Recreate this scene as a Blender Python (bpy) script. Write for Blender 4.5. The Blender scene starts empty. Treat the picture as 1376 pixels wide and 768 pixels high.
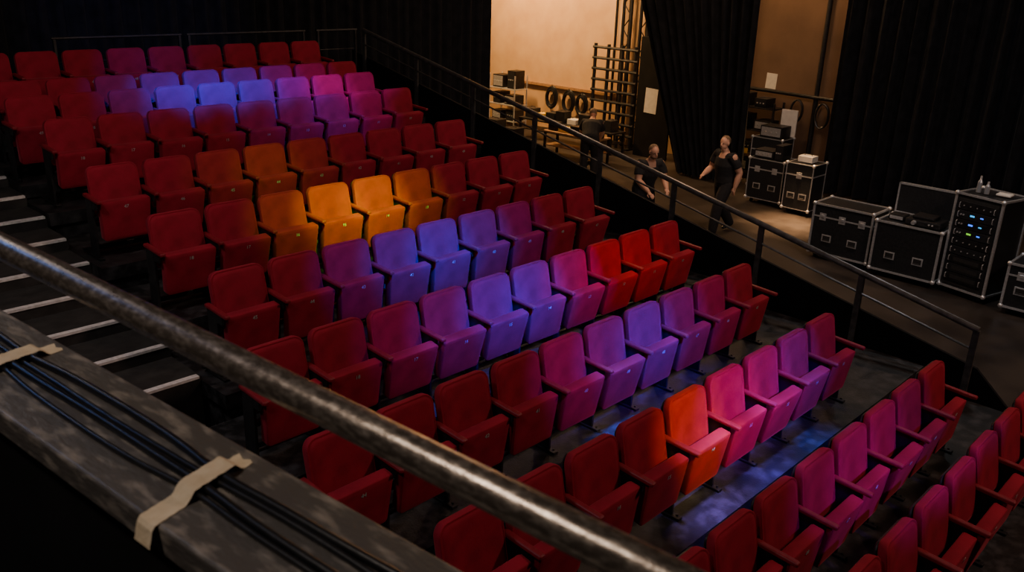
import bpy, bmesh, math, random
from mathutils import Vector, Matrix, Euler
random.seed(4)
C=bpy.context.scene.collection
PI=math.pi
# ---------------------------------------------------------------- materials
def nmat(name,base,rough=.6,metal=0,var=None,scale=20,sheen=0,sheen_tint=(1,1,1),bump=0,bscale=80,emit=None,estr=0,stretch=None,spec=None,detail=4,thr=(.35,.65),rvar=0,coat=0):
    m=bpy.data.materials.new(name);m.use_nodes=True
    nt=m.node_tree;b=nt.nodes['Principled BSDF'];L=nt.links
    b.inputs['Base Color'].default_value=(*base,1);b.inputs['Roughness'].default_value=rough;b.inputs['Metallic'].default_value=metal
    if spec is not None:b.inputs['Specular IOR Level'].default_value=spec
    if sheen:
        b.inputs['Sheen Weight'].default_value=sheen;b.inputs['Sheen Tint'].default_value=(*sheen_tint,1);b.inputs['Sheen Roughness'].default_value=.35
    if coat:b.inputs['Coat Weight'].default_value=coat
    if emit:
        b.inputs['Emission Color'].default_value=(*emit,1);b.inputs['Emission Strength'].default_value=estr
    tc=nt.nodes.new('ShaderNodeTexCoord');mp=nt.nodes.new('ShaderNodeMapping');L.new(tc.outputs['Object'],mp.inputs['Vector'])
    if stretch:mp.inputs['Scale'].default_value=stretch
    if var or rvar:
        n=nt.nodes.new('ShaderNodeTexNoise');n.inputs['Scale'].default_value=scale;n.inputs['Detail'].default_value=detail
        L.new(mp.outputs['Vector'],n.inputs['Vector'])
        r=nt.nodes.new('ShaderNodeValToRGB');r.color_ramp.elements[0].position=thr[0];r.color_ramp.elements[1].position=thr[1]
        r.color_ramp.elements[0].color=(*base,1);r.color_ramp.elements[1].color=(*(var or base),1)
        L.new(n.outputs['Fac'],r.inputs['Fac'])
        if var:L.new(r.outputs['Color'],b.inputs['Base Color'])
        if rvar:
            mr=nt.nodes.new('ShaderNodeMapRange');mr.inputs['To Min'].default_value=rough-rvar;mr.inputs['To Max'].default_value=rough+rvar
            L.new(n.outputs['Fac'],mr.inputs['Value']);L.new(mr.outputs['Result'],b.inputs['Roughness'])
    if bump:
        n2=nt.nodes.new('ShaderNodeTexNoise');n2.inputs['Scale'].default_value=bscale;n2.inputs['Detail'].default_value=6
        L.new(mp.outputs['Vector'],n2.inputs['Vector'])
        bp=nt.nodes.new('ShaderNodeBump');bp.inputs['Strength'].default_value=bump;bp.inputs['Distance'].default_value=.01
        L.new(n2.outputs['Fac'],bp.inputs['Height']);L.new(bp.outputs['Normal'],b.inputs['Normal'])
    return m
M={}
M['velvet']=nmat('velvet_red',(.24,.010,.026),.8,var=(.33,.014,.035),scale=7,detail=8,sheen=.22,sheen_tint=(1,.18,.26),bump=.18,bscale=140,spec=.12)
M['armfab']=nmat('armrest_red',(.20,.008,.018),.5,var=(.26,.012,.024),scale=30,spec=.4)
M['steel']=nmat('black_steel',(.010,.010,.012),.45,.3,var=(.022,.022,.024),scale=12)
M['plate']=nmat('number_white',(.45,.43,.42),.5,var=(.38,.37,.36),scale=60)
M['deck']=nmat('deck_black',(.008,.008,.009),.55,var=(.062,.060,.066),scale=9,detail=13,bump=.3,bscale=60,rvar=.15,thr=(.45,.82))
M['step']=nmat('step_black',(.014,.013,.013),.75,var=(.030,.028,.027),scale=8,detail=8,bump=.2)
M['nosing']=nmat('nosing_white',(.85,.80,.80),.6,var=(.62,.58,.58),scale=25,detail=8)
M['rail']=nmat('rail_black',(.07,.066,.062),.35,.35,var=(.13,.125,.12),scale=14)
M['raildark']=nmat('rail_dark',(.022,.022,.024),.45,.3,var=(.04,.04,.042),scale=14)
M['blackwall']=nmat('black_panel',(.004,.004,.005),.8,var=(.008,.008,.009),scale=3,spec=.2)
M['drape']=nmat('black_drape',(.008,.009,.011),.95,var=(.015,.016,.020),scale=6,sheen=.1,bump=.2,spec=.15)
M['stage']=nmat('stage_floor',(.020,.016,.014),.42,var=(.052,.041,.034),scale=1.6,detail=12,rvar=.15,bump=.15,bscale=30)
M['beige']=nmat('beige_wall',(.52,.32,.15),.8,var=(.60,.39,.20),scale=1.6,detail=8,bump=.1,bscale=40)
M['brown']=nmat('brown_wall',(.12,.070,.042),.8,var=(.16,.094,.056),scale=1.5,detail=8,bump=.1,bscale=30)
M['lam']=nmat('case_laminate',(.012,.013,.015),.38,var=(.022,.024,.027),scale=40,bump=.15,bscale=300)
M['alu']=nmat('aluminium',(.86,.87,.89),.32,.7,var=(.68,.69,.71),scale=30)
M['rubber']=nmat('rubber',(.012,.012,.012),.7,var=(.02,.02,.02),scale=20)
M['cable']=nmat('cable_black',(.007,.007,.008),.33,var=(.012,.012,.013),scale=30,bump=.05)
M['paper']=nmat('paper',(.75,.72,.66),.8,var=(.68,.65,.6),scale=12)
M['yellow']=nmat('yellow_card',(.75,.5,.06),.6,var=(.65,.42,.05),scale=20)
M['tape']=nmat('masking_tape',(.58,.46,.30),.7,var=(.70,.58,.41),scale=25,detail=8,bump=.25,bscale=90)
M['pipe']=nmat('worn_pipe',(.22,.18,.150),.30,.78,var=(.60,.51,.43),scale=120,detail=15,stretch=(1,1,.5),rvar=.09,bump=.05,bscale=300,thr=(.45,.80))
M['ledge']=nmat('worn_ledge',(.085,.076,.069),.45,var=(.38,.33,.28),scale=48,detail=15,rvar=.15,bump=.2,bscale=120,stretch=(1,.30,1),thr=(.50,.86))
M['skin']=nmat('skin',(.66,.34,.22),.5,var=(.70,.38,.25),scale=30)
M['tee']=nmat('black_cotton',(.010,.010,.012),.9,var=(.016,.016,.018),scale=30)
M['trouser']=nmat('dark_trousers',(.010,.009,.011),.9,var=(.016,.015,.017),scale=30)
M['hair']=nmat('light_brown_hair',(.16,.095,.05),.7,var=(.22,.14,.08),scale=80)
M['shoe']=nmat('dark_shoe',(.014,.012,.011),.5,var=(.02,.02,.02),scale=30)
M['eye']=nmat('eye_dark',(.05,.03,.025),.2,var=(.06,.04,.03),scale=10)
M['lcyan']=nmat('display_cyan',(.02,.1,.12),.3,emit=(.03,.40,.9),estr=1.5,var=(.02,.12,.14))
M['lblue']=nmat('display_blue',(.02,.05,.15),.3,emit=(.03,.15,1),estr=2.2,var=(.02,.06,.16))
M['lgreen']=nmat('display_green',(.05,.15,.02),.3,emit=(.25,.8,.05),estr=1.0,var=(.05,.16,.02))
M['bottle']=nmat('grey_bottle',(.35,.37,.4),.3,.4,var=(.4,.42,.45),scale=10)
M['wood']=nmat('warm_wood',(.26,.14,.06),.6,var=(.36,.21,.10),scale=6,stretch=(1,8,1))
# ---------------------------------------------------------------- helpers
def obj(name,mesh,mat=None,parent=None,loc=(0,0,0),rot=(0,0,0),label=None,cat=None,group=None,kind=None,smooth=False):
    o=bpy.data.objects.new(name,mesh);C.objects.link(o)
    o.location=loc;o.rotation_euler=rot
    if parent:o.parent=parent
    if mat and mesh and not mesh.materials:mesh.materials.append(M[mat])
    if smooth and mesh:
        for p in mesh.polygons:p.use_smooth=True
    for k,v in (('label',label),('category',cat),('group',group),('kind',kind)):
        if v:o[k]=v
    return o
def bm2me(bm,name):
    bmesh.ops.recalc_face_normals(bm,faces=bm.faces)
    me=bpy.data.meshes.new(name);bm.to_mesh(me);bm.free();return me
def box(bm,x0,x1,y0,y1,z0,z1,bev=0,seg=2):
    m=Matrix.Translation(((x0+x1)/2,(y0+y1)/2,(z0+z1)/2))@Matrix.Diagonal((x1-x0,y1-y0,z1-z0,1))
    r=bmesh.ops.create_cube(bm,size=1,matrix=m)
    if bev:
        es={e for v in r['verts'] for e in v.link_edges}
        bmesh.ops.bevel(bm,geom=list(es),offset=bev,segments=seg,affect='EDGES',profile=.5)
def boxme(name,*a,**k):
    bm=bmesh.new();box(bm,*a,**k);return bm2me(bm,name)
def tube(bm,pts,radii,seg=12,caps=True):
    pts=[Vector(p) for p in pts]
    if not isinstance(radii,(list,tuple)):radii=[radii]*len(pts)
    rings=[];prev=None
    for i,p in enumerate(pts):
        t=(pts[min(i+1,len(pts)-1)]-pts[max(i-1,0)]).normalized()
        if prev is None:
            a=Vector((0,0,1)) if abs(t.z)<.9 else Vector((1,0,0));n=t.cross(a).normalized()
        else:n=(prev-t*prev.dot(t)).normalized()
        prev=n;b=t.cross(n);r=radii[i]
        if isinstance(r,(int,float)):r=(r,r)
        rings.append([bm.verts.new(p+n*math.cos(2*PI*k/seg)*r[0]+b*math.sin(2*PI*k/seg)*r[1]) for k in range(seg)])
    for i in range(len(rings)-1):
        for k in range(seg):bm.faces.new((rings[i][k],rings[i][(k+1)%seg],rings[i+1][(k+1)%seg],rings[i+1][k]))
    if caps:bm.faces.new(rings[0][::-1]);bm.faces.new(rings[-1])
def tubeme(name,pts,r,seg=12):
    bm=bmesh.new();tube(bm,pts,r,seg);return bm2me(bm,name)
def ell(bm,c,r,rot=None,seg=16):
    m=Matrix.Translation(c)@((rot or Matrix.Identity(3)).to_4x4())@Matrix.Diagonal((*r,1))
    bmesh.ops.create_uvsphere(bm,u_segments=seg,v_segments=seg//2+2,radius=1,matrix=m)
def outline(wb,wt,h,rt,rb,n=7):
    pts=[]
    cs=[(wb/2-rb,rb,rb,-90),(wt/2-rt,h-rt,rt,0),(-wt/2+rt,h-rt,rt,90),(-wb/2+rb,rb,rb,180)]
    for cx,cz,r,a0 in cs:
        for i in range(n+1):
            a=math.radians(a0+90*i/n);pts.append((cx+r*math.cos(a),cz+r*math.sin(a)))
    return pts
def cushion(name,ol,rings,h):
    bm=bmesh.new();R=[]
    for y,s in rings:
        R.append([bm.verts.new((x*s,y,h/2+(z-h/2)*s)) for x,z in ol])
    n=len(ol)
    for i in range(len(R)-1):
        for k in range(n):bm.faces.new((R[i][k],R[i][(k+1)%n],R[i+1][(k+1)%n],R[i+1][k]))
    bm.faces.new(R[0]);bm.faces.new(R[-1][::-1])
    return bm2me(bm,name)
# ---------------------------------------------------------------- theatre chairs
ROWS={2:(-3.93,-.66,1.24,9),3:(-3.21,-.59,1.01,8),4:(-2.26,-.37,.79,9),5:(-1.12,-.28,1.25,10),6:(-.05,-.09,1.46,10),
7:(1.03,.13,1.24,9),8:(2.10,.38,1.25,9),9:(3.22,.62,1.20,9),10:(4.42,.89,1.28,9),11:(5.12,1.04,1.16,9),12:(5.62,1.14,1.22,9),13:(6.54,1.36,1.22,9)}
me_back=cushion('backrest',outline(.490,.484,.475,.072,.035),[(.030,.92),(.036,.98),(.026,1.0),(-.014,1.0),(-.022,.994),(-.026,.968),(-.020,.952),(-.030,.92),(-.036,.80),(-.038,.55),(-.038,.3)],.475)
me_seat=cushion('seat',outline(.448,.484,.39,.022,.028,5),[(.062,.90),(.062,.96),(.050,.995),(-.018,1.0),(-.028,.992),(-.032,.965),(-.034,.8),(-.036,.4)],.39)
for v in me_back.vertices:v.co.y-=.40*v.co.x*v.co.x
bm=bmesh.new()
box(bm,-.025,.025,-.33,.01,-.017,.017,.013,3);me_arm=bm2me(bm,'armrest')
bm=bmesh.new()
box(bm,-.012,.012,-.19,-.04,.02,.60,.004);box(bm,-.011,.011,-.27,-.16,.50,.60,.004)
me_leg=bm2me(bm,'leg')
bm=bmesh.new();box(bm,-.026,.026,-.26,.05,0,.022,.005);box(bm,-.012,.012,-.022,.0,.02,.05)
for yy in(-.22,.02):
    bmesh.ops.create_cone(bm,segments=8,radius1=.010,radius2=.010,depth=.012,cap_ends=True,matrix=Matrix.Translation((.014,yy,.026)))
me_foot=bm2me(bm,'foot')
bm=bmesh.new();box(bm,-.24,.24,-.02,.02,-.02,.02,.004);me_hinge=bm2me(bm,'hinge_bar')
me_shell=cushion('back_shell',outline(.46,.46,.45,.065,.04),[(.048,.85),(.048,.95),(.036,1.0),(.026,1.0)],.45)
numcache={}
def number_mesh(s):
    if s in numcache:return numcache[s]
    cu=bpy.data.curves.new('t','FONT');cu.body=s;cu.size=.045;cu.extrude=.001;cu.align_x='CENTER';cu.align_y='CENTER'
    t=bpy.data.objects.new('t',cu);C.objects.link(t)
    bpy.context.view_layer.update()
    me=bpy.data.meshes.new_from_object(t.evaluated_get(bpy.context.evaluated_depsgraph_get()))
    bpy.data.objects.remove(t);me.name='number';me.materials.clear();me.materials.append(M['plate']);numcache[s]=me;return me
for me,m in((me_back,'velvet'),(me_seat,'velvet'),(me_arm,'armfab'),(me_leg,'steel'),(me_foot,'steel'),(me_hinge,'steel'),(me_shell,'steel')):
    me.materials.append(M[m])
    if m=='velvet':
        for p in me.polygons:p.use_smooth=len(p.vertices)<9
def chair(x,y,z,num,last):
    e=obj('theatre_chair',None,loc=(x,y,z),label='red velvet folding theatre chair with raised seat and white number',cat='chair',group='rows of red theatre chairs on the tiered platform')
    e.empty_display_size=.1
    tilt=-math.atan2(.09,.45)
    obj('backrest',me_back,parent=e,loc=(0,-.085,.395),rot=(tilt+random.uniform(-.02,.02),0,0))
    obj('back_shell',me_shell,parent=e,loc=(0,-.085,.41),rot=(tilt,0,0))
    s=obj('seat',me_seat,parent=e,loc=(0,-.213,.18),rot=(.19+random.uniform(-.10,.06),0,0))
    obj('seat_number',number_mesh(num),parent=s,loc=(0,-.0380,.330),rot=(PI/2,0,0))
    obj('hinge_bar',me_hinge,parent=e,loc=(0,-.12,.33))
    for sx in ((.275,-.275) if last else (.275,)):
        obj('armrest',me_arm,parent=e,loc=(sx,-.03,.610),rot=(.06,0,0))
        obj('leg',me_leg,parent=e,loc=(sx,0,0))
        obj('foot',me_foot,parent=e,loc=(sx,0,0))
for k,(Y,Z,X,n) in ROWS.items():
    for j in range(n):
        chair(X-.55*j,Y,Z,str(40+(j+k)%10) if k%2 else str(10+j),j==n-1)
    w0=X-.55*(n-1)-.33;w1=X+.33
    bm=bmesh.new();box(bm,w0,w1,.02,.06,.03,.075,.004)
    obj('mounting_beam',bm2me(bm,'mounting_beam'),'steel',loc=(0,Y,Z),label='black steel beam the row of chairs is fixed to',cat='beam',group='chair mounting beams')
# ---------------------------------------------------------------- tiers and aisle steps
ks=sorted(ROWS);AX=-3.57;RX=2.54
def front(k):return ROWS[k][0]-(.40 if k==12 else .47)
for i,k in enumerate(ks):
    Y,Z,X,n=ROWS[k]
    y0=front(k) if i else -7.0
    y1=front(ks[i+1]) if i+1<len(ks) else 7.15
    bm=bmesh.new();box(bm,AX-(.47 if k<=6 else 0),RX-.02,y0,y1,Z-.13,Z);box(bm,AX+.05,RX-.08,y0+.03,y1,-1.0,Z-.13)
    obj('seating_tier',bm2me(bm,'seating_tier'),'deck',label='dark grey stepped platform under one row of chairs',cat='platform',group='stepped seating platforms')
y=6.6
while y>-3.6:
    z=-.08+.22*y+.04
    xe=AX-.004-(.47 if y<.55 else 0)
    bm=bmesh.new();box(bm,-6.6,xe,y,y+.512,-1.0,z)
    s=obj('aisle_step',bm2me(bm,'aisle_step'),'step',label='black aisle step with a pale nosing strip',cat='step',group='aisle steps beside the chairs')
    obj('nosing_strip',boxme('nosing_strip',-6.55,xe-.015,y-.006,y+.050,z-.018,z+.004,),'nosing',parent=s)
    y-=.514
# ---------------------------------------------------------------- room
def struct(name,me,mat,**k):return obj(name,me,mat,kind='structure',**k)
struct('floor',boxme('floor',-10,16,-9,20,-1.2,-1.0),'stage')
struct('wall_stage',boxme('wall_stage',12.5,12.7,-9,20,-1,7),'beige')
struct('wall_recess',boxme('wall_recess',12.2,12.49,-9,6.5,-1,7),'brown')
struct('wall_rear',boxme('wall_rear',-10,12.5,19.8,20,-1,7),'beige')
struct('wall_aisle',boxme('wall_aisle',-10.2,-10,-9,20,-1,7),'blackwall')
struct('wall_front',boxme('wall_front',-10,12.5,-9.2,-9,-1,7),'blackwall')
struct('ceiling',boxme('ceiling',-10.2,12.7,-9.2,20,7,7.2),'blackwall')
def drape(name,p0,p1,z0,z1,label,folds=30,amp=.07,bot=None,nz=14):
    p0=Vector(p0);p1=Vector(p1);b0,b1=(Vector(bot[0]),Vector(bot[1])) if bot else (p0,p1)
    bm=bmesh.new();nx=folds*8;d=(p1-p0).normalized();nn=Vector((-d.y,d.x));g=[]
    ph=[random.uniform(-.8,.8) for _ in range(folds+2)]
    for iz in range(nz+1):
        f=iz/nz;z=z1+(z0-z1)*f;row=[]
        a=p0.lerp(b0,f);b=p1.lerp(b1,f)
        for ix in range(nx+1):
            u=ix/nx;pt=a.lerp(b,u);cc=u*folds;q=ph[int(cc)]*(1-(cc%1))+ph[int(cc)+1]*(cc%1)
            o=amp*(math.sin(cc*2*PI+q)+.35*math.sin(cc*2*PI*2.3+q*3+f*1.5))*(.75+.5*f)
            pt=pt+nn*o;row.append(bm.verts.new((pt.x,pt.y,z)))
        g.append(row)
    for i in range(nz):
        for j in range(nx):bm.faces.new((g[i][j],g[i][j+1],g[i+1][j+1],g[i+1][j]))
    return obj(name,bm2me(bm,name),'drape',label=label,cat='curtain',smooth=True)
drape('stage_curtain',(-9.5,8.2),(6.85,8.2),-.98,6.8,'long black pleated curtain hanging behind the top row',60,.05)
drape('stage_curtain',(10.7,8.6),(10.7,4.20),-.96,6.8,'gathered black curtain hanging between backstage openings',12,.14,bot=((10.7,5.75),(10.7,4.15)))
drape('stage_curtain',(11.6,2.75),(11.6,-8.5),-.96,6.8,'wide black pleated curtain behind the equipment cases',36,.12)
# side kick panel + rail
def zr(y):return .837+.218*y
bm=bmesh.new()
pr=[(-3.6,-1.0),(7.2,-1.0),(7.2,.22*7.2+.40),(-3.2,.22*-3.2+.44),(-3.6,-.62)]
n_=len(pr)
vs=[bm.verts.new((x,a,b)) for x in(2.6,2.64) for a,b in pr]
bm.faces.new(vs[:n_]);bm.faces.new(vs[n_:][::-1])
for i in range(n_):bm.faces.new((vs[i],vs[(i+1)%n_],vs[n_+(i+1)%n_],vs[n_+i]))
obj('side_panel',bm2me(bm,'side_panel'),'blackwall',label='black panel closing the side of the seating platform',cat='panel')
def railing(pts_top,posts,mids,label,r=.034,mat='rail'):
    e=obj('guard_rail',None,label=label,cat='railing')
    obj('handrail',tubeme('handrail',pts_top,r,12),mat,parent=e)
    for m in mids:
        obj('mid_rail',tubeme('mid_rail',[(p[0],p[1],p[2]-m) for p in pts_top],r*.38,8),mat,parent=e)
    for p,zb in posts:
        bm=bmesh.new();box(bm,p[0]-.015,p[0]+.02,p[1]-r,p[1]+r,zb,p[2]-.01,.004)
        obj('post',bm2me(bm,'post'),mat,parent=e)
    return e
RXc=2.575
railing([(RXc,-3.15,zr(-3.15)),(RXc,6.85,zr(6.85))],[((RXc,y,zr(y)),.22*y+.0) for y in(-3.13,-1.91,-.67,.57,1.76,2.95,4.2,5.5,6.83)],[.22],'sloping black steel guard rail along the side of the seating')
for a,b in((-2.25,-.5),(-.42,1.55),(1.76,2.55)):
    railing([(a,7.0,2.33),(b,7.0,2.33)],[((a+.03,7.0,2.33),1.36),((b-.03,7.0,2.33),1.36)],[.3],'black steel guard rail section behind the top row',r=.020,mat='raildark')
# ---------------------------------------------------------------- balcony ledge, handrail, cables, tape
c=Vector((-6.566,-5.343,3.41));Nn=Vector((.9954,.0955,0));Ll=Vector((-.0955,.9954,0))
MB=Matrix(((Nn.x,Ll.x,0,c.x),(Nn.y,Ll.y,0,c.y),(0,0,1,2.66),(0,0,0,1)))
def onb(name,me,mat,**k):
    o=obj(name,me,mat,**k);o.matrix_world=MB.copy();return o
bal=obj('balcony',None,label='black viewing balcony with a worn grey painted ledge',cat='balcony');bal.matrix_world=MB.copy()
bm=bmesh.new();box(bm,.520,.728,-1.2,3.4,-.05,0,.006,3)
obj('ledge',bm2me(bm,'ledge'),'ledge',parent=bal,label='worn grey painted ledge with scuffed edges')
obj('front_panel',boxme('front_panel',.545,.70,-1.2,3.4,-1.05,-.05),'blackwall',parent=bal)
obj('deck',boxme('deck',-1.6,.70,-1.2,3.4,-1.2,-1.05),'blackwall',parent=bal)
for a,b in((-1.4,-1),(-1.4,3.2),(.55,-1.0)):
    obj('support_post',boxme('support_post',a-.06,a+.06,b-.06,b+.06,-3.66,-1.2),'blackwall',parent=bal)
P1=Vector((-6.09,-3.58,2.887));P2=Vector((-5.90,-4.94,2.819));dd=(P2-P1)
hr=obj('balcony_handrail',None,loc=P1,label='scratched brown metal balcony handrail pipe above the ledge',cat='handrail')
ln=dd.length*2.6
bm=bmesh.new();tube(bm,[(0,0,z) for z in [i/30*ln for i in range(31)]],.0242,32)
pp=obj('pipe',bm2me(bm,'pipe'),'pipe',parent=hr,smooth=True)
pp.rotation_mode='QUATERNION';pp.rotation_quaternion=dd.to_track_quat('Z','Y');pp.location=-dd*1.1
for f in(-1.0,1.4):
    q=dd*f
    obj('post',tubeme('post',[(q.x,q.y,q.z),(q.x,q.y,2.662-P1.z)],.02,16),'pipe',parent=hr,smooth=True)
RR=[.0050,.0070,.0052,.0072];BX=[.588,.609,.634,.658]
for i in range(4):
    pts=[];ph=i*1.7+.3;r=RR[i]
    for t in range(93):
        l=-1.15+t*.05
        pin=1-.25*(math.exp(-((l-1.05)/.10)**2)+math.exp(-((l-1.69)/.10)**2))
        x=.624+(BX[i]-.624)*pin+.0045*math.sin(l*(3.2+.9*i)+ph)+.0022*math.sin(l*8+ph*2)
        pts.append((x,l,r+.0005))
    onb('power_cable',tubeme('power_cable',pts,r,12),'cable',label='black rubber cable lying along the ledge',cat='cable',group='black cables taped to the ledge',smooth=True)
def tape(l0,skew,w,x0,x1,hang,mat='tape',top=.0152,name='masking_tape_strip',lab='strip of beige masking tape holding the cables'):
    prof=[];n=44
    for i in range(n+1):
        x=x1+(x0-x1)*i/n;u=0
        if .570<x<.688:u=min(1,(x-.570)/.022,(.688-x)/.022)
        u=u*u*(3-2*u);prof.append((x,.0012+top*u*(1+.03*math.sin(x*190))))
    if hang:
        for i in range(1,7):prof.append((x0-.004-.0015*i,-hang*i/6))
    bm=bmesh.new();g=[]
    for i,(x,h) in enumerate(prof):
        g.append([bm.verts.new((x+(.004*math.sin(j*2.1) if i==0 else 0),l0+w*(j/4-.5)+skew*(x-.62)+(.0005*math.sin(i*1.7+j) if j in(0,4) else 0),h)) for j in range(5)])
    for i in range(len(g)-1):
        for j in range(4):bm.faces.new((g[i][j],g[i][j+1],g[i+1][j+1],g[i+1][j]))
    o=onb(name,bm2me(bm,name),mat,label=lab,cat='tape',group='tape strips on the ledge')
    s=o.modifiers.new('s','SOLIDIFY');s.thickness=.0006
tape(1.055,.20,.040,.516,.705,.030);tape(1.69,.12,.044,.530,.712,0)
# ---------------------------------------------------------------- flight cases / rack
def flight_case(x,y,w,d,h,label,rot=0,lidfrac=.25,open_lid=False,latches=2,name='flight_case',t=.020):
    e=obj(name,None,loc=(x,y,-1.0),rot=(0,0,rot),label=label,cat='flight case',group='black road cases on the stage')
    cz=.11
    obj('body',boxme('body',-d/2,d/2,-w/2,w/2,cz,h,bev=.006),'lam',parent=e)
    bm=bmesh.new();a=.004
    hz=h-(h-cz)*lidfrac
    for sx in(-1,1):
        for sy in(-1,1):
            box(bm,sx*d/2-t/1.2,sx*d/2+t/1.2,sy*w/2-t/1.2,sy*w/2+t/1.2,cz,h+a)
    for z in(cz,h-.0):
        for s in(-1,1):
            box(bm,s*d/2-t/1.2,s*d/2+t/1.2,-w/2,w/2,z-t/1.4,z+t/1.4);box(bm,-d/2,d/2,s*w/2-t/1.2,s*w/2+t/1.2,z-t/1.4,z+t/1.4)
    if not open_lid and lidfrac>0:
        for s in(-1,1):
            box(bm,s*d/2-.006,s*d/2+.006,-w/2,w/2,hz-.012,hz+.012);box(bm,-d/2,d/2,s*w/2-.006,s*w/2+.006,hz-.012,hz+.012)
    obj('edge_trim',bm2me(bm,'edge_trim'),'alu',parent=e)
    for sx in(-1,1):
        for sy in(-1,1):
            for z in(cz,h):
                bm=bmesh.new();ell(bm,(sx*d/2,sy*w/2,z),(.036,.036,.036),seg=12);obj('corner',bm2me(bm,'corner'),'alu',parent=e,smooth=True)
            bm=bmesh.new()
            bmesh.ops.create_cone(bm,segments=16,radius1=.045,radius2=.045,depth=.03,cap_ends=True,matrix=Matrix.Translation((sx*(d/2-.09),sy*(w/2-.09),.046))@Matrix.Rotation(PI/2,4,'X'))
            box(bm,sx*(d/2-.09)-.035,sx*(d/2-.09)+.035,sy*(w/2-.09)-.03,sy*(w/2-.09)+.03,.085,.108)
            box(bm,sx*(d/2-.09)-.02,sx*(d/2-.09)+.02,sy*(w/2-.09)+.017,sy*(w/2-.09)+.023,.04,.09)
            obj('caster',bm2me(bm,'caster'),'rubber',parent=e)
    for i in range(latches):
        yy=-w/2+w*(i+.5)/latches
        bm=bmesh.new();box(bm,-d/2-.008,-d/2,yy-.055,yy+.055,hz-.06,hz+.06,.002);box(bm,-d/2-.016,-d/2-.008,yy-.028,yy+.028,hz-.014,hz+.03,.003)
        obj('latch',bm2me(bm,'latch'),'alu',parent=e)
    if h>.5 and name=='flight_case':
        for yy in(-w*.22,w*.22):
            bm=bmesh.new();box(bm,-d/2-.006,-d/2,yy-.08,yy+.08,cz+.20,cz+.32,.002)
            hd=obj('handle',bm2me(bm,'handle'),'alu',parent=e)
            obj('recess',boxme('recess',-d/2-.008,-d/2-.006,yy-.06,yy+.06,cz+.22,cz+.30),'rubber',parent=hd)
            obj('grip',tubeme('grip',[(-d/2-.012,yy-.055,cz+.23),(-d/2-.026,yy-.045,cz+.235),(-d/2-.026,yy+.045,cz+.235),(-d/2-.012,yy+.055,cz+.23)],.008,8),'rubber',parent=hd)
    return e
case1=flight_case(7.40,.26,.98,.62,.92,'black wheeled flight case with aluminium edges beside curtain',latches=3)
case2=flight_case(7.3,-.82,.98,.62,.88,'black flight case with its lid standing open',open_lid=True,latches=0)
lid=obj('lid',boxme('lid',.34,.40,-.48,.48,.92,1.38,bev=.006),'lam',parent=case2)
bm=bmesh.new()
for s in(-1,1):
    box(bm,.33,.41,s*.475-.012,s*.475+.012,.92,1.39);box(bm,.33,.41,-.48,.48,1.15+s*.228-.012,1.15+s*.228+.012)
obj('edge_trim',bm2me(bm,'edge_trim'),'alu',parent=lid)
e=obj('stage_projector',None,loc=(7.25,-.98,-.106),label='black stage projector resting on the open case',cat='projector')
bm=bmesh.new();box(bm,-.2,.2,-.26,.26,0,.1,.02);box(bm,-.14,.16,-.14,.18,.1,.15,.015);obj('body',bm2me(bm,'body'),'steel',parent=e)
obj('lens',tubeme('lens',[(-.20,.12,.055),(-.26,.12,.055)],[.035,.03],16),'alu',parent=e)
for yy in(-.1,-.15):obj('knob',tubeme('knob',[(-.20,yy,.06),(-.215,yy,.06)],.012,10),'plate',parent=e)
e=obj('control_unit',None,loc=(7.3,-.54,-.106),label='small black control unit resting on the open case',cat='control unit')
bm=bmesh.new();box(bm,-.12,.12,-.12,.12,0,.08,.012);obj('body',bm2me(bm,'body'),'steel',parent=e)
obj('faceplate',boxme('faceplate',-.124,-.118,-.1,.1,.015,.065),'alu',parent=e)
rack=flight_case(7.30,-1.80,.70,.66,1.52,'tall amplifier rack with lit displays in a road case',latches=0,name='amplifier_rack',lidfrac=0,rot=math.radians(-14))
obj('front_panel',boxme('front_panel',-.336,-.330,-.30,.30,.16,1.46),'rubber',parent=rack)
for i in range(9):
    z1=1.42-i*.135;z0=z1-.12
    u=obj('rack_unit',boxme('rack_unit',-.352,-.336,-.29,.29,z0,z1,bev=.003),'lam' if i%2 else 'steel',parent=rack)
    if 1<=i<=3 :
        obj('display',boxme('display',-.357,-.352,.015,.080,z0+.054,z1-.043),['lcyan','lblue','lgreen'][i-1],parent=u)
        obj('display',boxme('display',-.357,-.352,-.12,-.075,z0+.057,z1-.047),['lblue','lcyan','lblue'][i-1],parent=u)
        for yy in(.18,.22):obj('knob',tubeme('knob',[(-.352,yy,z0+.06),(-.366,yy,z0+.06)],.012,10),'alu',parent=u)
    elif i<6:
        for q in range(5):
            yy=-.2+q*.1;obj('knob',tubeme('knob',[(-.352,yy,z0+.06),(-.362,yy,z0+.06)],.009,8),'alu',parent=u)
    else:
        obj('vent',boxme('vent',-.355,-.352,-.2,.2,z0+.03,z1-.03),'rubber',parent=u)
    for yy in(-.262,.262):obj('grip',tubeme('grip',[(-.352,yy,z0+.02),(-.372,yy,z0+.03),(-.372,yy,z1-.03),(-.352,yy,z1-.02)],.006,6),'alu',parent=u)
def bottle(x,y,z,h,label):
    e=obj('spray_bottle',None,loc=(x,y,z),label=label,cat='bottle')
    obj('bottle_body',tubeme('bottle_body',[(0,0,0),(0,0,h*.62),(0,0,h*.78),(0,0,h*.82)],[.034,.034,.017,.014],16),'bottle',parent=e)
    obj('cap',tubeme('cap',[(0,0,h*.82),(0,0,h)],[.016,.014],12),'plate',parent=e)
bottle(7.25,-1.60,.535,.24,'pale spray bottle standing on the amplifier rack');bottle(7.22,-1.72,.535,.18,'short grey bottle standing on the amplifier rack')
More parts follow.
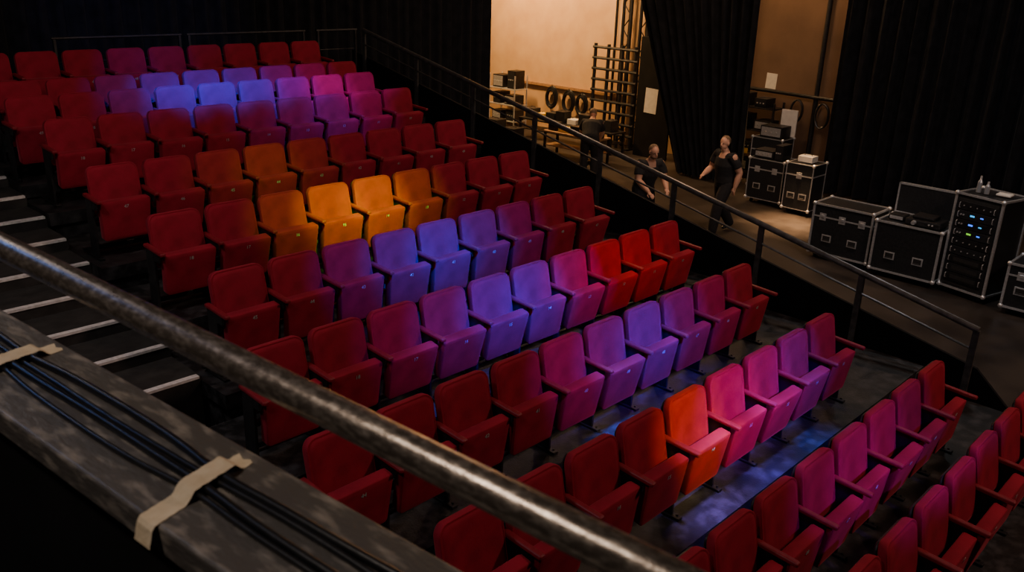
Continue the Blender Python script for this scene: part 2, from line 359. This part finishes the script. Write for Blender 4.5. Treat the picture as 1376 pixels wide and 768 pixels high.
obj('folded_cloth',boxme('folded_cloth',7.22,7.40,-2.04,-1.84,.535,.565,bev=.012),'paper',label='folded pale cloth on top of the amplifier rack',cat='cloth')
flight_case(7.05,-2.70,.72,.6,.74,'low black flight case beside the amplifier rack',latches=2)
flight_case(9.9,3.0,.76,.6,.92,'dark road case with metal edges against the wall',latches=2,t=.010)
flight_case(9.7,2.2,.55,.55,1.0,'narrow dark road case near the curtain',latches=1,t=.010)
flight_case(10.9,3.6,.7,.5,1.15,'tall dark road case behind other cases',latches=1,t=.010)
# ---------------------------------------------------------------- backstage objects
def paper(x,y,z,w,h,mat,label,name='posted_paper'):
    obj(name,boxme(name,-.003,.003,-w/2,w/2,-h/2,h/2),mat,loc=(x,y,z),rot=(random.uniform(-.04,.04),0,0),label=label,cat='paper')
obj('notice_panel',boxme('notice_panel',11.6,11.66,6.75,7.75,-1,1.9,bev=.005),'blackwall',label='black upright panel beside the gathered curtain',cat='panel')
paper(11.597,7.32,.40,.36,.6,'paper','white printed sheet pinned on a black panel')
obj('wall_batten',boxme('wall_batten',12.42,12.5,8.9,12.6,.22,.30,bev=.005),'wood',label='wooden batten with hooks on the beige wall',cat='batten')
def coil(y,z,R):
    e=obj('cable_coil',None,loc=(12.38,y,z),label='coiled black cable hanging from a wall hook',cat='cable coil',group='coiled cables on the wall')
    for kk in range(2):
        pts=[]
        for i in range(4*28+1):
            a=i*2*PI/28;r=R-kk*.05-.03*((i//28)%3)/3-.02*math.sin(a*.37+z+kk);pts.append((.025*math.sin(i*.13)-kk*.01,math.sin(a)*r*.78,math.cos(a)*r*1.15))
        obj('loop',tubeme('loop',pts,.022,6),'cable',parent=e)
    obj('tie',tubeme('tie',[(0,-.03,R*1.0),(0,.0,R*1.35),(0,.03,R*1.0)],.012,6),'rubber',parent=e)
    obj('hook',tubeme('hook',[(.06,0,R*1.15),(0,0,R*1.12),(-.02,0,R*1.2)],.01,6),'steel',parent=e)
for y,z,R in((11.25,-.05,.26),(10.62,-.10,.27),(10.15,-.12,.25)):coil(y,z,R)
e=obj('pipe_frame',None,loc=(11.95,8.75,-1.0),label='black steel storage frame with many horizontal bars',cat='frame')
for yy in(-.62,-.2,.25,.68):
    obj('upright',tubeme('upright',[(0,yy,0),(0,yy,2.6)],.045,10),'steel',parent=e)
for i in range(9):
    obj('crossbar',tubeme('crossbar',[(-.02,-.7,.35+i*.27),(-.02,.74,.35+i*.27)],.036,8),'steel',parent=e)
for s in(-.62,.68):
    obj('foot',boxme('foot',-.15,.15,s-.04,s+.04,0,.05,bev=.005),'steel',parent=e)
def truss(x,y,h,label):
    e=obj('lighting_truss',None,loc=(x,y,-1.0),label=label,cat='truss',group='vertical pipes against the wall')
    for dx,dy in((0,-.12),(0,.12),(.12,0)):
        obj('chord',tubeme('chord',[(dx,dy,0),(dx,dy,h)],.042,10),'steel',parent=e)
    n=int(h/.3);pts=[(0,-.12 if i%2 else .12,i*.3) for i in range(n)]
    obj('lacing',tubeme('lacing',pts,.018,6),'steel',parent=e)
truss(12.3,8.20,7.9,'tall black lattice truss against the beige wall');truss(12.3,8.75,7.9,'tall black lattice truss beside the storage frame')
for y in(8.0,9.15):obj('wall_pipe',tubeme('wall_pipe',[(12.38,y,-1),(12.38,y,6.95)],.035,10),'steel',label='thin vertical black pipe on the beige wall',cat='pipe')
e=obj('equipment_trolley',None,loc=(11.9,12.5,-1.0),label='metal equipment trolley loaded with black devices',cat='trolley')
for a in(-.25,.25):
    for b in(-.5,.5):
        obj('upright',tubeme('upright',[(a,b,.1),(a,b,1.5)],.02,8),'alu',parent=e)
        obj('caster',tubeme('caster',[(a,b-.02,.05),(a,b+.02,.05)],.05,14),'rubber',parent=e)
for z in(.2,.65,1.1):obj('shelf',boxme('shelf',-.27,.27,-.52,.52,z,z+.025,bev=.004),'alu',parent=e)
def device(x,y,z,w,h,label,grp='devices stacked on the trolley'):
    q=obj('audio_device',None,loc=(x,y,z),label=label,cat='audio device',group=grp)
    obj('case',boxme('case',-.2,.2,-w/2,w/2,0,h,bev=.01),'steel',parent=q)
    obj('faceplate',boxme('faceplate',-.206,-.2,-w/2+.03,w/2-.03,.04,h-.03),'alu' if w>.35 else 'lam',parent=q)
    for t in range(3):obj('knob',tubeme('knob',[(-.206,-w/4+t*w/4,h*.5),(-.22,-w/4+t*w/4,h*.5)],.014,8),'plate',parent=q)
for (y,z,w,h) in((12.2,.226,.34,.3),(12.75,.226,.36,.25),(12.25,.676,.4,.26),(12.75,.676,.3,.32),(12.2,1.126,.3,.5),(12.72,1.126,.42,.35)):
    device(11.9,y,z-1.0,w,h,'small black audio device on the trolley shelf')
e=obj('storage_shelf',None,loc=(11.75,4.60,-1.0),label='black steel storage shelf crowded with devices',cat='shelf')
for a in(-.22,.22):
    for b in(-.60,.60):obj('upright',boxme('upright',a-.02,a+.02,b-.02,b+.02,0,1.75),'steel',parent=e)
for z in(.15,.62,1.10,1.60):obj('shelf_board',boxme('shelf_board',-.24,.24,-.62,.62,z,z+.025,bev=.003),'steel',parent=e)
for (y,z,w,h) in((4.2,.176,.4,.3),(4.75,.176,.5,.25),(4.15,.646,.3,.3),(4.6,.646,.3,.2),(5.0,.646,.3,.34),(4.25,1.126,.4,.22),(4.8,1.126,.38,.32),(4.35,1.626,.3,.2),(4.85,1.626,.36,.28)):
    device(11.75,y,z-1.0,w,h,'small dark device on the storage shelf','devices on the storage shelf')
def bench(x,y,w,d,h,label,mat='wood'):
    e=obj('work_bench',None,loc=(x,y,-1),label=label,cat='bench')
    obj('top',boxme('top',-d/2,d/2,-w/2,w/2,h-.04,h,bev=.005),mat,parent=e)
    for a in(-1,1):
        for b in(-1,1):obj('leg',boxme('leg',a*(d/2-.04)-.025,a*(d/2-.04)+.025,b*(w/2-.04)-.025,b*(w/2-.04)+.025,0,h-.04),'steel',parent=e)
    obj('shelf',boxme('shelf',-d/2+.03,d/2-.03,-w/2+.03,w/2-.03,.25,.27),mat,parent=e)
bench(11.3,9.6,3.2,.6,.55,'low dark work bench in front of the storage frame','steel')
bench(10.0,8.3,1.7,.55,.62,'work bench covered with small gear','wood')
def gear(x,y,z,w,d,h,mat,label):
    e=obj('gear_box',None,loc=(x,y,z),label=label,cat='equipment box')
    obj('case',boxme('case',-d/2,d/2,-w/2,w/2,0,h,bev=.012),mat,parent=e)
    obj('handle',tubeme('handle',[(0,-w*.25,h),(0,-w*.22,h+.03),(0,w*.22,h+.03),(0,w*.25,h)],.007,6),'rubber',parent=e)
for i,(y,w,h,m) in enumerate(((10.95,.3,.25,'lam'),(10.55,.25,.16,'yellow'),(10.2,.3,.22,'lam'),(9.85,.3,.3,'steel'),(9.45,.3,.14,'paper'),(9.05,.35,.32,'lam'),(8.6,.35,.2,'steel'),(8.25,.22,.28,'lam'))):
    gear(11.3,y,-.449,w,.3,h,m,{'yellow':'yellow','paper':'pale'}.get(m,'black')+' equipment box on the low bench')
for i,(y,w,h,m) in enumerate(((8.95,.25,.2,'steel'),(8.6,.3,.12,'yellow'),(8.2,.35,.2,'lam'),(7.85,.22,.1,'paper'),(7.6,.2,.26,'steel'))):
    gear(9.95,y,-.379,w,.25,h,m,{'yellow':'yellow','paper':'pale'}.get(m,'black')+' tool box on the work bench')
for x,y,w,h,m in((10.9,12.0,.5,.4,'lam'),(10.7,11.1,.45,.3,'steel'),(9.4,9.9,.5,.35,'lam'),(9.2,10.5,.4,.5,'steel'),(9.9,11.3,.5,.45,'lam')):
    gear(x,y,-.999,w,.4,h,m,'black equipment box standing on the backstage floor')
def stand(x,y,h,label):
    e=obj('light_stand',None,loc=(x,y,-1.0),label=label,cat='stand',group='tripod stands backstage')
    obj('pole',tubeme('pole',[(0,0,.1),(0,0,h)],[.02,.014],8),'steel',parent=e)
    for a in range(3):
        t=a*2*PI/3;obj('leg',tubeme('leg',[(0,0,.5),(math.cos(t)*.38,math.sin(t)*.38,.012)],.012,6),'steel',parent=e)
    obj('lamp_head',tubeme('lamp_head',[(-.14,0,h+.02),(-.12,0,h+.02),(.05,0,h+.05),(.12,0,h+.06)],[.11,.10,.09,.05],14),'steel',parent=e)
stand(11.5,13.6,1.75,'black tripod stand with a lamp head');stand(10.2,12.2,1.25,'short black tripod stand with a lamp head')
device(9.85,3.12,-.064,.42,.16,'black device on top of a road case','devices on the road cases');device(9.85,2.8,-.064,.16,.30,'small dark device on top of a road case','devices on the road cases')
gear(9.7,2.2,.016,.3,.25,.12,'paper','pale box on the narrow road case')
device(10.86,3.55,.166,.5,.25,'black device on top of the tall road case','devices on the road cases')
obj('wall_pipe',tubeme('wall_pipe',[(12.05,1.8,.90),(12.05,6.2,.98)],.04,12),'steel',label='horizontal dark pipe across the backstage opening',cat='pipe')
for y in(5.35,3.35):obj('wall_pipe',tubeme('wall_pipe',[(12.13,y,-1),(12.13,y,6.99)],.05,12),'steel',label='vertical dark pipe on the brown wall',cat='pipe')
for y,z,R in((3.70,.80,.2),(3.1,.78,.22)):
    e=obj('cable_coil',None,loc=(12.0,y,z),label='coiled black cable hanging from the wall pipe',cat='cable coil',group='coiled cables on the wall')
    obj('loop',tubeme('loop',[(.02*math.sin(i*.2),math.sin(i*2*PI/24)*R*.7*(1-.02*(i//24)),math.cos(i*2*PI/24)*R*1.2-R) for i in range(97)],.02,6),'cable',parent=e)
paper(12.197,4.5,1.15,.26,.34,'paper','white notice on the brown wall')
obj('yellow_sign',boxme('yellow_sign',11.500,11.508,4.50,4.68,-.42,-.30,bev=.001),'yellow',label='yellow warning card clipped on the storage shelf',cat='sign')
obj('white_board',boxme('white_board',11.09,11.12,3.22,3.58,.172,.74,bev=.004),'paper',label='white board standing on the tall road case',cat='board')
# ---------------------------------------------------------------- people
def fin(bm,name,vox,mat,parent,smooth=2):
    me=bpy.data.meshes.new(name);bm.to_mesh(me);bm.free()
    o=bpy.data.objects.new('tmp',me);C.objects.link(o)
    r=o.modifiers.new('r','REMESH');r.mode='VOXEL';r.voxel_size=vox
    s=o.modifiers.new('s','SMOOTH');s.factor=.5;s.iterations=smooth
    bpy.context.view_layer.update()
    m2=bpy.data.meshes.new_from_object(o.evaluated_get(bpy.context.evaluated_depsgraph_get()));m2.name=name
    bpy.data.objects.remove(o)
    m2.materials.clear();m2.materials.append(M[mat])
    return obj(name,m2,parent=parent,smooth=True)
def person(loc,yaw,J,label,glasses=False,beard=False,head_dir=(0,0,0)):
    e=obj('person',None,loc=loc,rot=(0,0,yaw),label=label,cat='person')
    V=lambda k:Vector(J[k])
    def limb(bm,ks,rs,seg=12,extra=0):
        pts=[];rr=[]
        for i in range(len(ks)-1):
            a,b=V(ks[i]),V(ks[i+1])
            for q in range(4):
                f=q/4;pts.append(a.lerp(b,f));rr.append(rs[i]*(1-f)+rs[i+1]*f+extra+(.008*math.sin(f*PI) if q else 0))
        pts.append(V(ks[-1]));rr.append(rs[-1]+extra);tube(bm,pts,rr,seg)
        for k,r in zip(ks,rs):ell(bm,J[k],(r+extra,)*3,seg=10)
    bm=bmesh.new()
    P,Ch,N,H=V('pelvis'),V('chest'),V('neck'),V('head')
    tor=[P-(Ch-P).normalized()*.06,P,P.lerp(Ch,.4),Ch,Ch.lerp(N,.6),N]
    sho=(V('shL')-V('shR')).normalized()
    def torso(bm,x=0,n=6):
        up=(N-P).normalized();fr=sho.cross(up)
        R=[(.15,.12),(.180,.140),(.170,.140),(.208,.155),(.172,.110),(.068,.068)]
        prev=None
        for p,(a,b) in list(zip(tor,R))[:n]:
            ring=[bm.verts.new(p+sho*math.cos(t*PI/8)*(a+x)+fr*math.sin(t*PI/8)*(b+x)) for t in range(16)]
            if prev:
                for t in range(16):bm.faces.new((prev[t],prev[(t+1)%16],ring[(t+1)%16],ring[t]))
            else:bm.faces.new(ring[::-1])
            prev=ring
        bm.faces.new(prev)
    torso(bm)
    tube(bm,[N-(H-N)*.3,N,H],[.074,.066,.060],12)
    for s in'LR':
        limb(bm,['sh'+s,'el'+s,'wr'+s],[.068,.056,.036])
        limb(bm,['hip'+s,'kn'+s,'an'+s],[.09,.065,.045])
        tube(bm,[Ch.lerp(N,.5),V('sh'+s)],[.078,.068],12)
        w=V('wr'+s);d=(w-V('el'+s)).normalized();side=d.cross(Vector((0,-1,0)) if abs(d.y)<.9 else Vector((1,0,0))).normalized();pn=side.cross(d).normalized()
        tube(bm,[w-d*.01,w+d*.03,w+d*.085],[(.028,.022),(.038,.018),(.042,.015)],10)
        for i,L in enumerate((.066,.075,.07,.055)):
            b=w+d*.08+side*(.029-.0195*i)
            tube(bm,[b,b+d*L*.45-pn*.004,b+d*L*.8-pn*.016,b+d*L-pn*.028],[.0092,.0086,.0079,.0068],8)
        b=w+d*.03+side*.034
        tube(bm,[b-side*.012,b+side*.02+d*.022,b+side*.026+d*.048,b+side*.022+d*.066],[.012,.0105,.009,.0075],8)
    hr=Euler(head_dir).to_matrix();hf=hr@Vector((0,-1,0));hu=hr@Vector((0,0,1));hs=hr@Vector((1,0,0))
    HC=H+hu*.10
    ell(bm,HC+hu*.02+hf*-.012,(.080,.098,.097),hr);ell(bm,HC-hu*.045+hf*.02,(.062,.070,.067),hr)
    ell(bm,HC-hu*.092+hf*.058,(.030,.026,.023),hr,10)
    tube(bm,[HC+hf*.085+hu*.015,HC+hf*.108-hu*.018,HC+hf*.09-hu*.03],[.009,.014,.012],8)
    ell(bm,HC+hf*.084-hu*.058,(.024,.010,.006),hr,8);ell(bm,HC+hf*.082-hu*.067,(.021,.010,.006),hr,8)
    for s in(-1,1):ell(bm,HC+hs*.082*s-hu*.008,(.010,.019,.031),hr,10)
    fin(bm,'body',.0085,'skin',e,2)
    for s in(-1,1):
        bm=bmesh.new();ell(bm,HC+hf*.081+hs*.031*s+hu*.012,(.010,.006,.006),hr,10);obj('eye',bm2me(bm,'eye'),'eye',parent=e)
    bm=bmesh.new();ell(bm,HC+hu*.032-hf*.022,(.085,.098,.097),hr,20)
    dl=[v for v in bm.verts if (v.co-HC).dot(hf)>.040 or (v.co-HC).dot(hu)<-.03 or ((v.co-HC).dot(hf)>.0 and (v.co-HC).dot(hu)<.070)]
    bmesh.ops.delete(bm,geom=dl,context='VERTS')
    obj('hair',bm2me(bm,'hair'),'hair',parent=e,smooth=True)
    if beard:
        bm=bmesh.new();ell(bm,HC-hu*.062+hf*.026,(.066,.070,.058),hr,20)
        dl=[v for v in bm.verts if (v.co-HC).dot(hu)>-.055 or (v.co-HC).dot(hf)<.0]
        bmesh.ops.delete(bm,geom=dl,context='VERTS');obj('beard',bm2me(bm,'beard'),'hair',parent=e,smooth=True)
    bm=bmesh.new();torso(bm,.018,5)
    for s in'LR':
        m=V('sh'+s).lerp(V('el'+s),.66);tube(bm,[Ch.lerp(N,.45),V('sh'+s),V('sh'+s).lerp(V('el'+s),.3),m],[.095,.092,.086,.088],12)
    fin(bm,'t_shirt',.012,'tee',e,2)
    bm=bmesh.new()
    ell(bm,P-Vector((0,0,.03)),(.192,.150,.13))
    for s in'LR':limb(bm,['hip'+s,'kn'+s,'an'+s],[.108,.086,.074],extra=.006)
    fin(bm,'trousers',.012,'trouser',e,2)
    for s in'LR':
        a=V('an'+s);t=V('toe'+s);d=(t-a);d.z=0;d=d.normalized() if d.length>.01 else Vector((0,-1,0))
        bm=bmesh.new()
        tube(bm,[Vector((a.x,a.y,a.z-.03))-d*.05,Vector((a.x,a.y,a.z-.03))+d*.02,t.lerp(a,.35)+Vector((0,0,-.01)),t],[(.04,.045),(.05,.052),(.048,.035),(.035,.024)],12)
        tube(bm,[a+Vector((0,0,.03)),a-Vector((0,0,.03))],[.05,.048],12)
        fin(bm,'shoe',.009,'shoe',e,1)
    if glasses:
        bm=bmesh.new()
        for s in(-1,1):
            cc=HC+hf*.096+hs*.032*s+hu*.010
            tube(bm,[cc+hs*math.cos(t*PI/6)*.024+hu*math.sin(t*PI/6)*.018 for t in range(13)],.0026,6)
            tube(bm,[cc+hs*.024*s,HC+hs*.086*s+hu*.012],.0024,6)
        obj('glasses',bm2me(bm,'glasses'),'rubber',parent=e)
    return e
walk=dict(pelvis=(0,0,.94),chest=(0,-.02,1.25),neck=(0,-.05,1.47),head=(0,-.08,1.53),shL=(.205,-.03,1.41),shR=(-.205,-.05,1.41),
 elL=(.27,.09,1.14),wrL=(.26,.03,.89),elR=(-.27,-.10,1.15),wrR=(-.18,-.33,1.06),hipL=(.095,0,.91),hipR=(-.095,0,.91),
 knL=(.10,-.18,.51),anL=(.09,-.22,.09),toeL=(.09,-.39,.03),knR=(-.09,.05,.49),anR=(-.09,.30,.14),toeR=(-.10,.17,.035))
person((7.15,2.5,-1.0),math.radians(-110),walk,'person in black T-shirt and dark trousers walking across stage',head_dir=(.1,0,.25))
stnd=dict(pelvis=(0,.06,.90),chest=(0,-.05,1.19),neck=(0,-.14,1.40),head=(0,-.18,1.45),shL=(.20,-.12,1.33),shR=(-.20,-.12,1.33),
 elL=(.25,-.20,1.07),wrL=(.18,-.42,.95),elR=(-.25,-.20,1.07),wrR=(-.16,-.40,.92),hipL=(.095,.06,.88),hipR=(-.095,.06,.88),
 knL=(.12,-.02,.48),anL=(.12,.04,.09),toeL=(.13,-.13,.03),knR=(-.12,-.02,.48),anR=(-.12,.04,.09),toeR=(-.13,-.13,.03))
person((5.80,3.25,-1.0),math.radians(-25),stnd,'bearded person with glasses in black T-shirt leaning forward',glasses=True,beard=True,head_dir=(.25,0,0))
bend=dict(pelvis=(0,.15,.88),chest=(0,-.10,1.10),neck=(0,-.28,1.22),head=(0,-.33,1.25),shL=(.19,-.22,1.16),shR=(-.19,-.22,1.16),
 elL=(.23,-.36,.92),wrL=(.15,-.52,.74),elR=(-.23,-.36,.92),wrR=(-.15,-.52,.74),hipL=(.095,.15,.86),hipR=(-.095,.15,.86),
 knL=(.12,.02,.47),anL=(.12,.10,.09),toeL=(.13,-.07,.03),knR=(-.12,.02,.47),anR=(-.12,.10,.09),toeR=(-.13,-.07,.03))
person((8.8,6.9,-1.0),math.radians(125),bend,'person in dark clothes bending towards the work bench',head_dir=(.5,0,0))
# ---------------------------------------------------------------- lights
def spot(tgt,col,P,rad,off=(-1.2,-4.2,4.2),blend=.8,size=.10):
    t=Vector(tgt);p=t+Vector(off);d=t-p
    l=bpy.data.lights.new('spot','SPOT');l.energy=P;l.color=col;l.spot_size=2*math.atan(rad/d.length);l.spot_blend=blend;l.shadow_soft_size=size
    o=bpy.data.objects.new('spot_light',l);C.objects.link(o);o.location=p;o.rotation_mode='QUATERNION';o.rotation_quaternion=d.to_track_quat('-Z','Y');return o
def area(loc,tgt,col,P,sx,sy=None):
    l=bpy.data.lights.new('area','AREA');l.energy=P;l.color=col;l.shape='RECTANGLE';l.size=sx;l.size_y=sy or sx
    o=bpy.data.objects.new('area_light',l);C.objects.link(o);o.location=loc;o.rotation_mode='QUATERNION';o.rotation_quaternion=(Vector(tgt)-Vector(loc)).to_track_quat('-Z','Y');return o
BL=(.0,.06,1);VI=(.010,.025,1);PU=(.05,.0,1);MA=(.25,.0,1);PK=(.52,.02,1);AM=(.28,1,0);RD=(1,.15,.05);OR=(1,.7,.02)
PW={'BL':11500,'VI':10000,'PU':5400,'MA':3600,'PK':3900,'AM':7600,'RD':1000,'OR':2000}
T={13:{4:('PU',.10),5:('PU',.12)},
12:{6:('BL',.12),5:('BL',.75),4:('BL',.85),3:('BL',.65),2:('PU',.7),1:('MA',.35)},
11:{6:('BL',.08),5:('BL',.75),4:('BL',1.0),3:('BL',.75),2:('PU',1.1),1:('MA',1.1),0:('MA',.5)},
10:{4:('PU',.1),3:('PU',.3),2:('PU',.6),1:('MA',.3)},
9:{6:('AM',.05),5:('AM',.16),4:('AM',.06)},
8:{6:('AM',.20),5:('AM',1.1),4:('AM',1.25),3:('AM',.30)},
7:{6:('PU',.35),5:('BL',.7),4:('BL',1.1),3:('BL',.6),2:('PU',.25)},
6:{7:('MA',.2),6:('PU',.8),5:('VI',1.2),4:('VI',1.25),3:('MA',.9),2:('RD',.8),1:('RD',.6),0:('RD',.2)},
5:{5:('MA',.5),4:('PU',1.1),3:('VI',1.1),2:('PU',.7),1:('MA',.2)},
4:{4:('OR',1),3:('PK',.9),2:('MA',1.1),1:('PU',.8),0:('PU',.1)},
3:{4:('MA',.28),3:('MA',.55),2:('MA',.42),1:('PU',.15)}}
for k,d in T.items():
    Y,Z,X,n=ROWS[k]
    for j,(cn,q) in d.items():
        spot((X-.55*j,Y-.12,Z+.55),globals()[cn],PW[cn]*q,.54,blend=1,size=.05)
for t,col,P,r_ in(((-.55,-2.72,-.5),(.16,.13,1),5200,.42),((-1.35,-2.72,-.5),(.34,.22,1),4800,.50),((.15,-2.68,-.5),(.06,.13,1),4200,.36),((-1.05,-1.62,-.35),(.06,.14,1),8000,.42),((-.3,-1.62,-.35),(.2,.12,1),2500,.42),((-2.2,-.55,-.15),(.1,.12,1),2500,.4)):
    spot(t,col,P,r_,off=(-.2,-.35,5.0),blend=1,size=.2)
area((2.5,-7.5,6.2),(.3,-1.0,0),(1,.64,.48),205,.8)
area((-1.5,.5,6.7),(-1,3.5,.5),(1,.66,.58),16,.8)
area((-6.2,.5,5.5),(-5.3,3,.5),(1,.88,.8),75,.8)
spot((-.6,8.2,2.5),(.06,.2,1),170,2.0,off=(-1,-5,2.5))
# backstage warm
area((10.0,12.6,5.0),(12.5,11.4,1.4),(1,.56,.22),620,.8)
area((10.2,8.9,4.6),(12.0,9.1,.2),(1,.58,.26),180,1.0)
area((11.0,4.1,5.2),(11.9,3.9,-1),(1,.56,.25),110,.6)
area((8.2,5.5,5.2),(10.6,5.6,1.5),(1,.62,.36),35,.8)
spot((8.7,1.9,-1),(1,.55,.25),12000,1.1,off=(.3,.6,6),blend=1,size=.3)
area((5.4,2.0,5.0),(6.6,2.9,.6),(1,.60,.36),75,.4)
area((6.0,5.0,5.8),(2.6,3.5,1.2),(1,.66,.42),50,.8)
area((5.0,-1.9,5.2),(7.3,-1.2,-.3),(.92,.92,.92),66,.6)
# balcony
area((-7.6,-3.6,5.6),(-6.1,-4.3,2.8),(1,.84,.70),42,.35)
area((-7.0,.5,5.0),(-6.2,-4.3,2.7),(.15,.35,1),14,.6)
w=bpy.data.worlds.new('w');bpy.context.scene.world=w;w.use_nodes=True
w.node_tree.nodes['Background'].inputs[0].default_value=(.5,.45,.5,1);w.node_tree.nodes['Background'].inputs[1].default_value=.0025
# ---------------------------------------------------------------- camera
yaw,pitch,roll,F=.756,.349,.036,1182.
f=Vector((math.cos(pitch)*math.cos(yaw),math.cos(pitch)*math.sin(yaw),-math.sin(pitch)))
r=f.cross(Vector((0,0,1))).normalized();u=r.cross(f)
r2=r*math.cos(roll)+u*math.sin(roll);u2=-r*math.sin(roll)+u*math.cos(roll)
cd=bpy.data.cameras.new('cam');co=bpy.data.objects.new('camera',cd);C.objects.link(co)
co.matrix_world=Matrix(((r2.x,u2.x,-f.x,c.x),(r2.y,u2.y,-f.y,c.y),(r2.z,u2.z,-f.z,c.z),(0,0,0,1)))
cd.sensor_width=36;cd.lens=F/1376*36;cd.clip_start=.05;cd.dof.use_dof=True;cd.dof.focus_distance=9.5;cd.dof.aperture_fstop=7
bpy.context.scene.camera=co
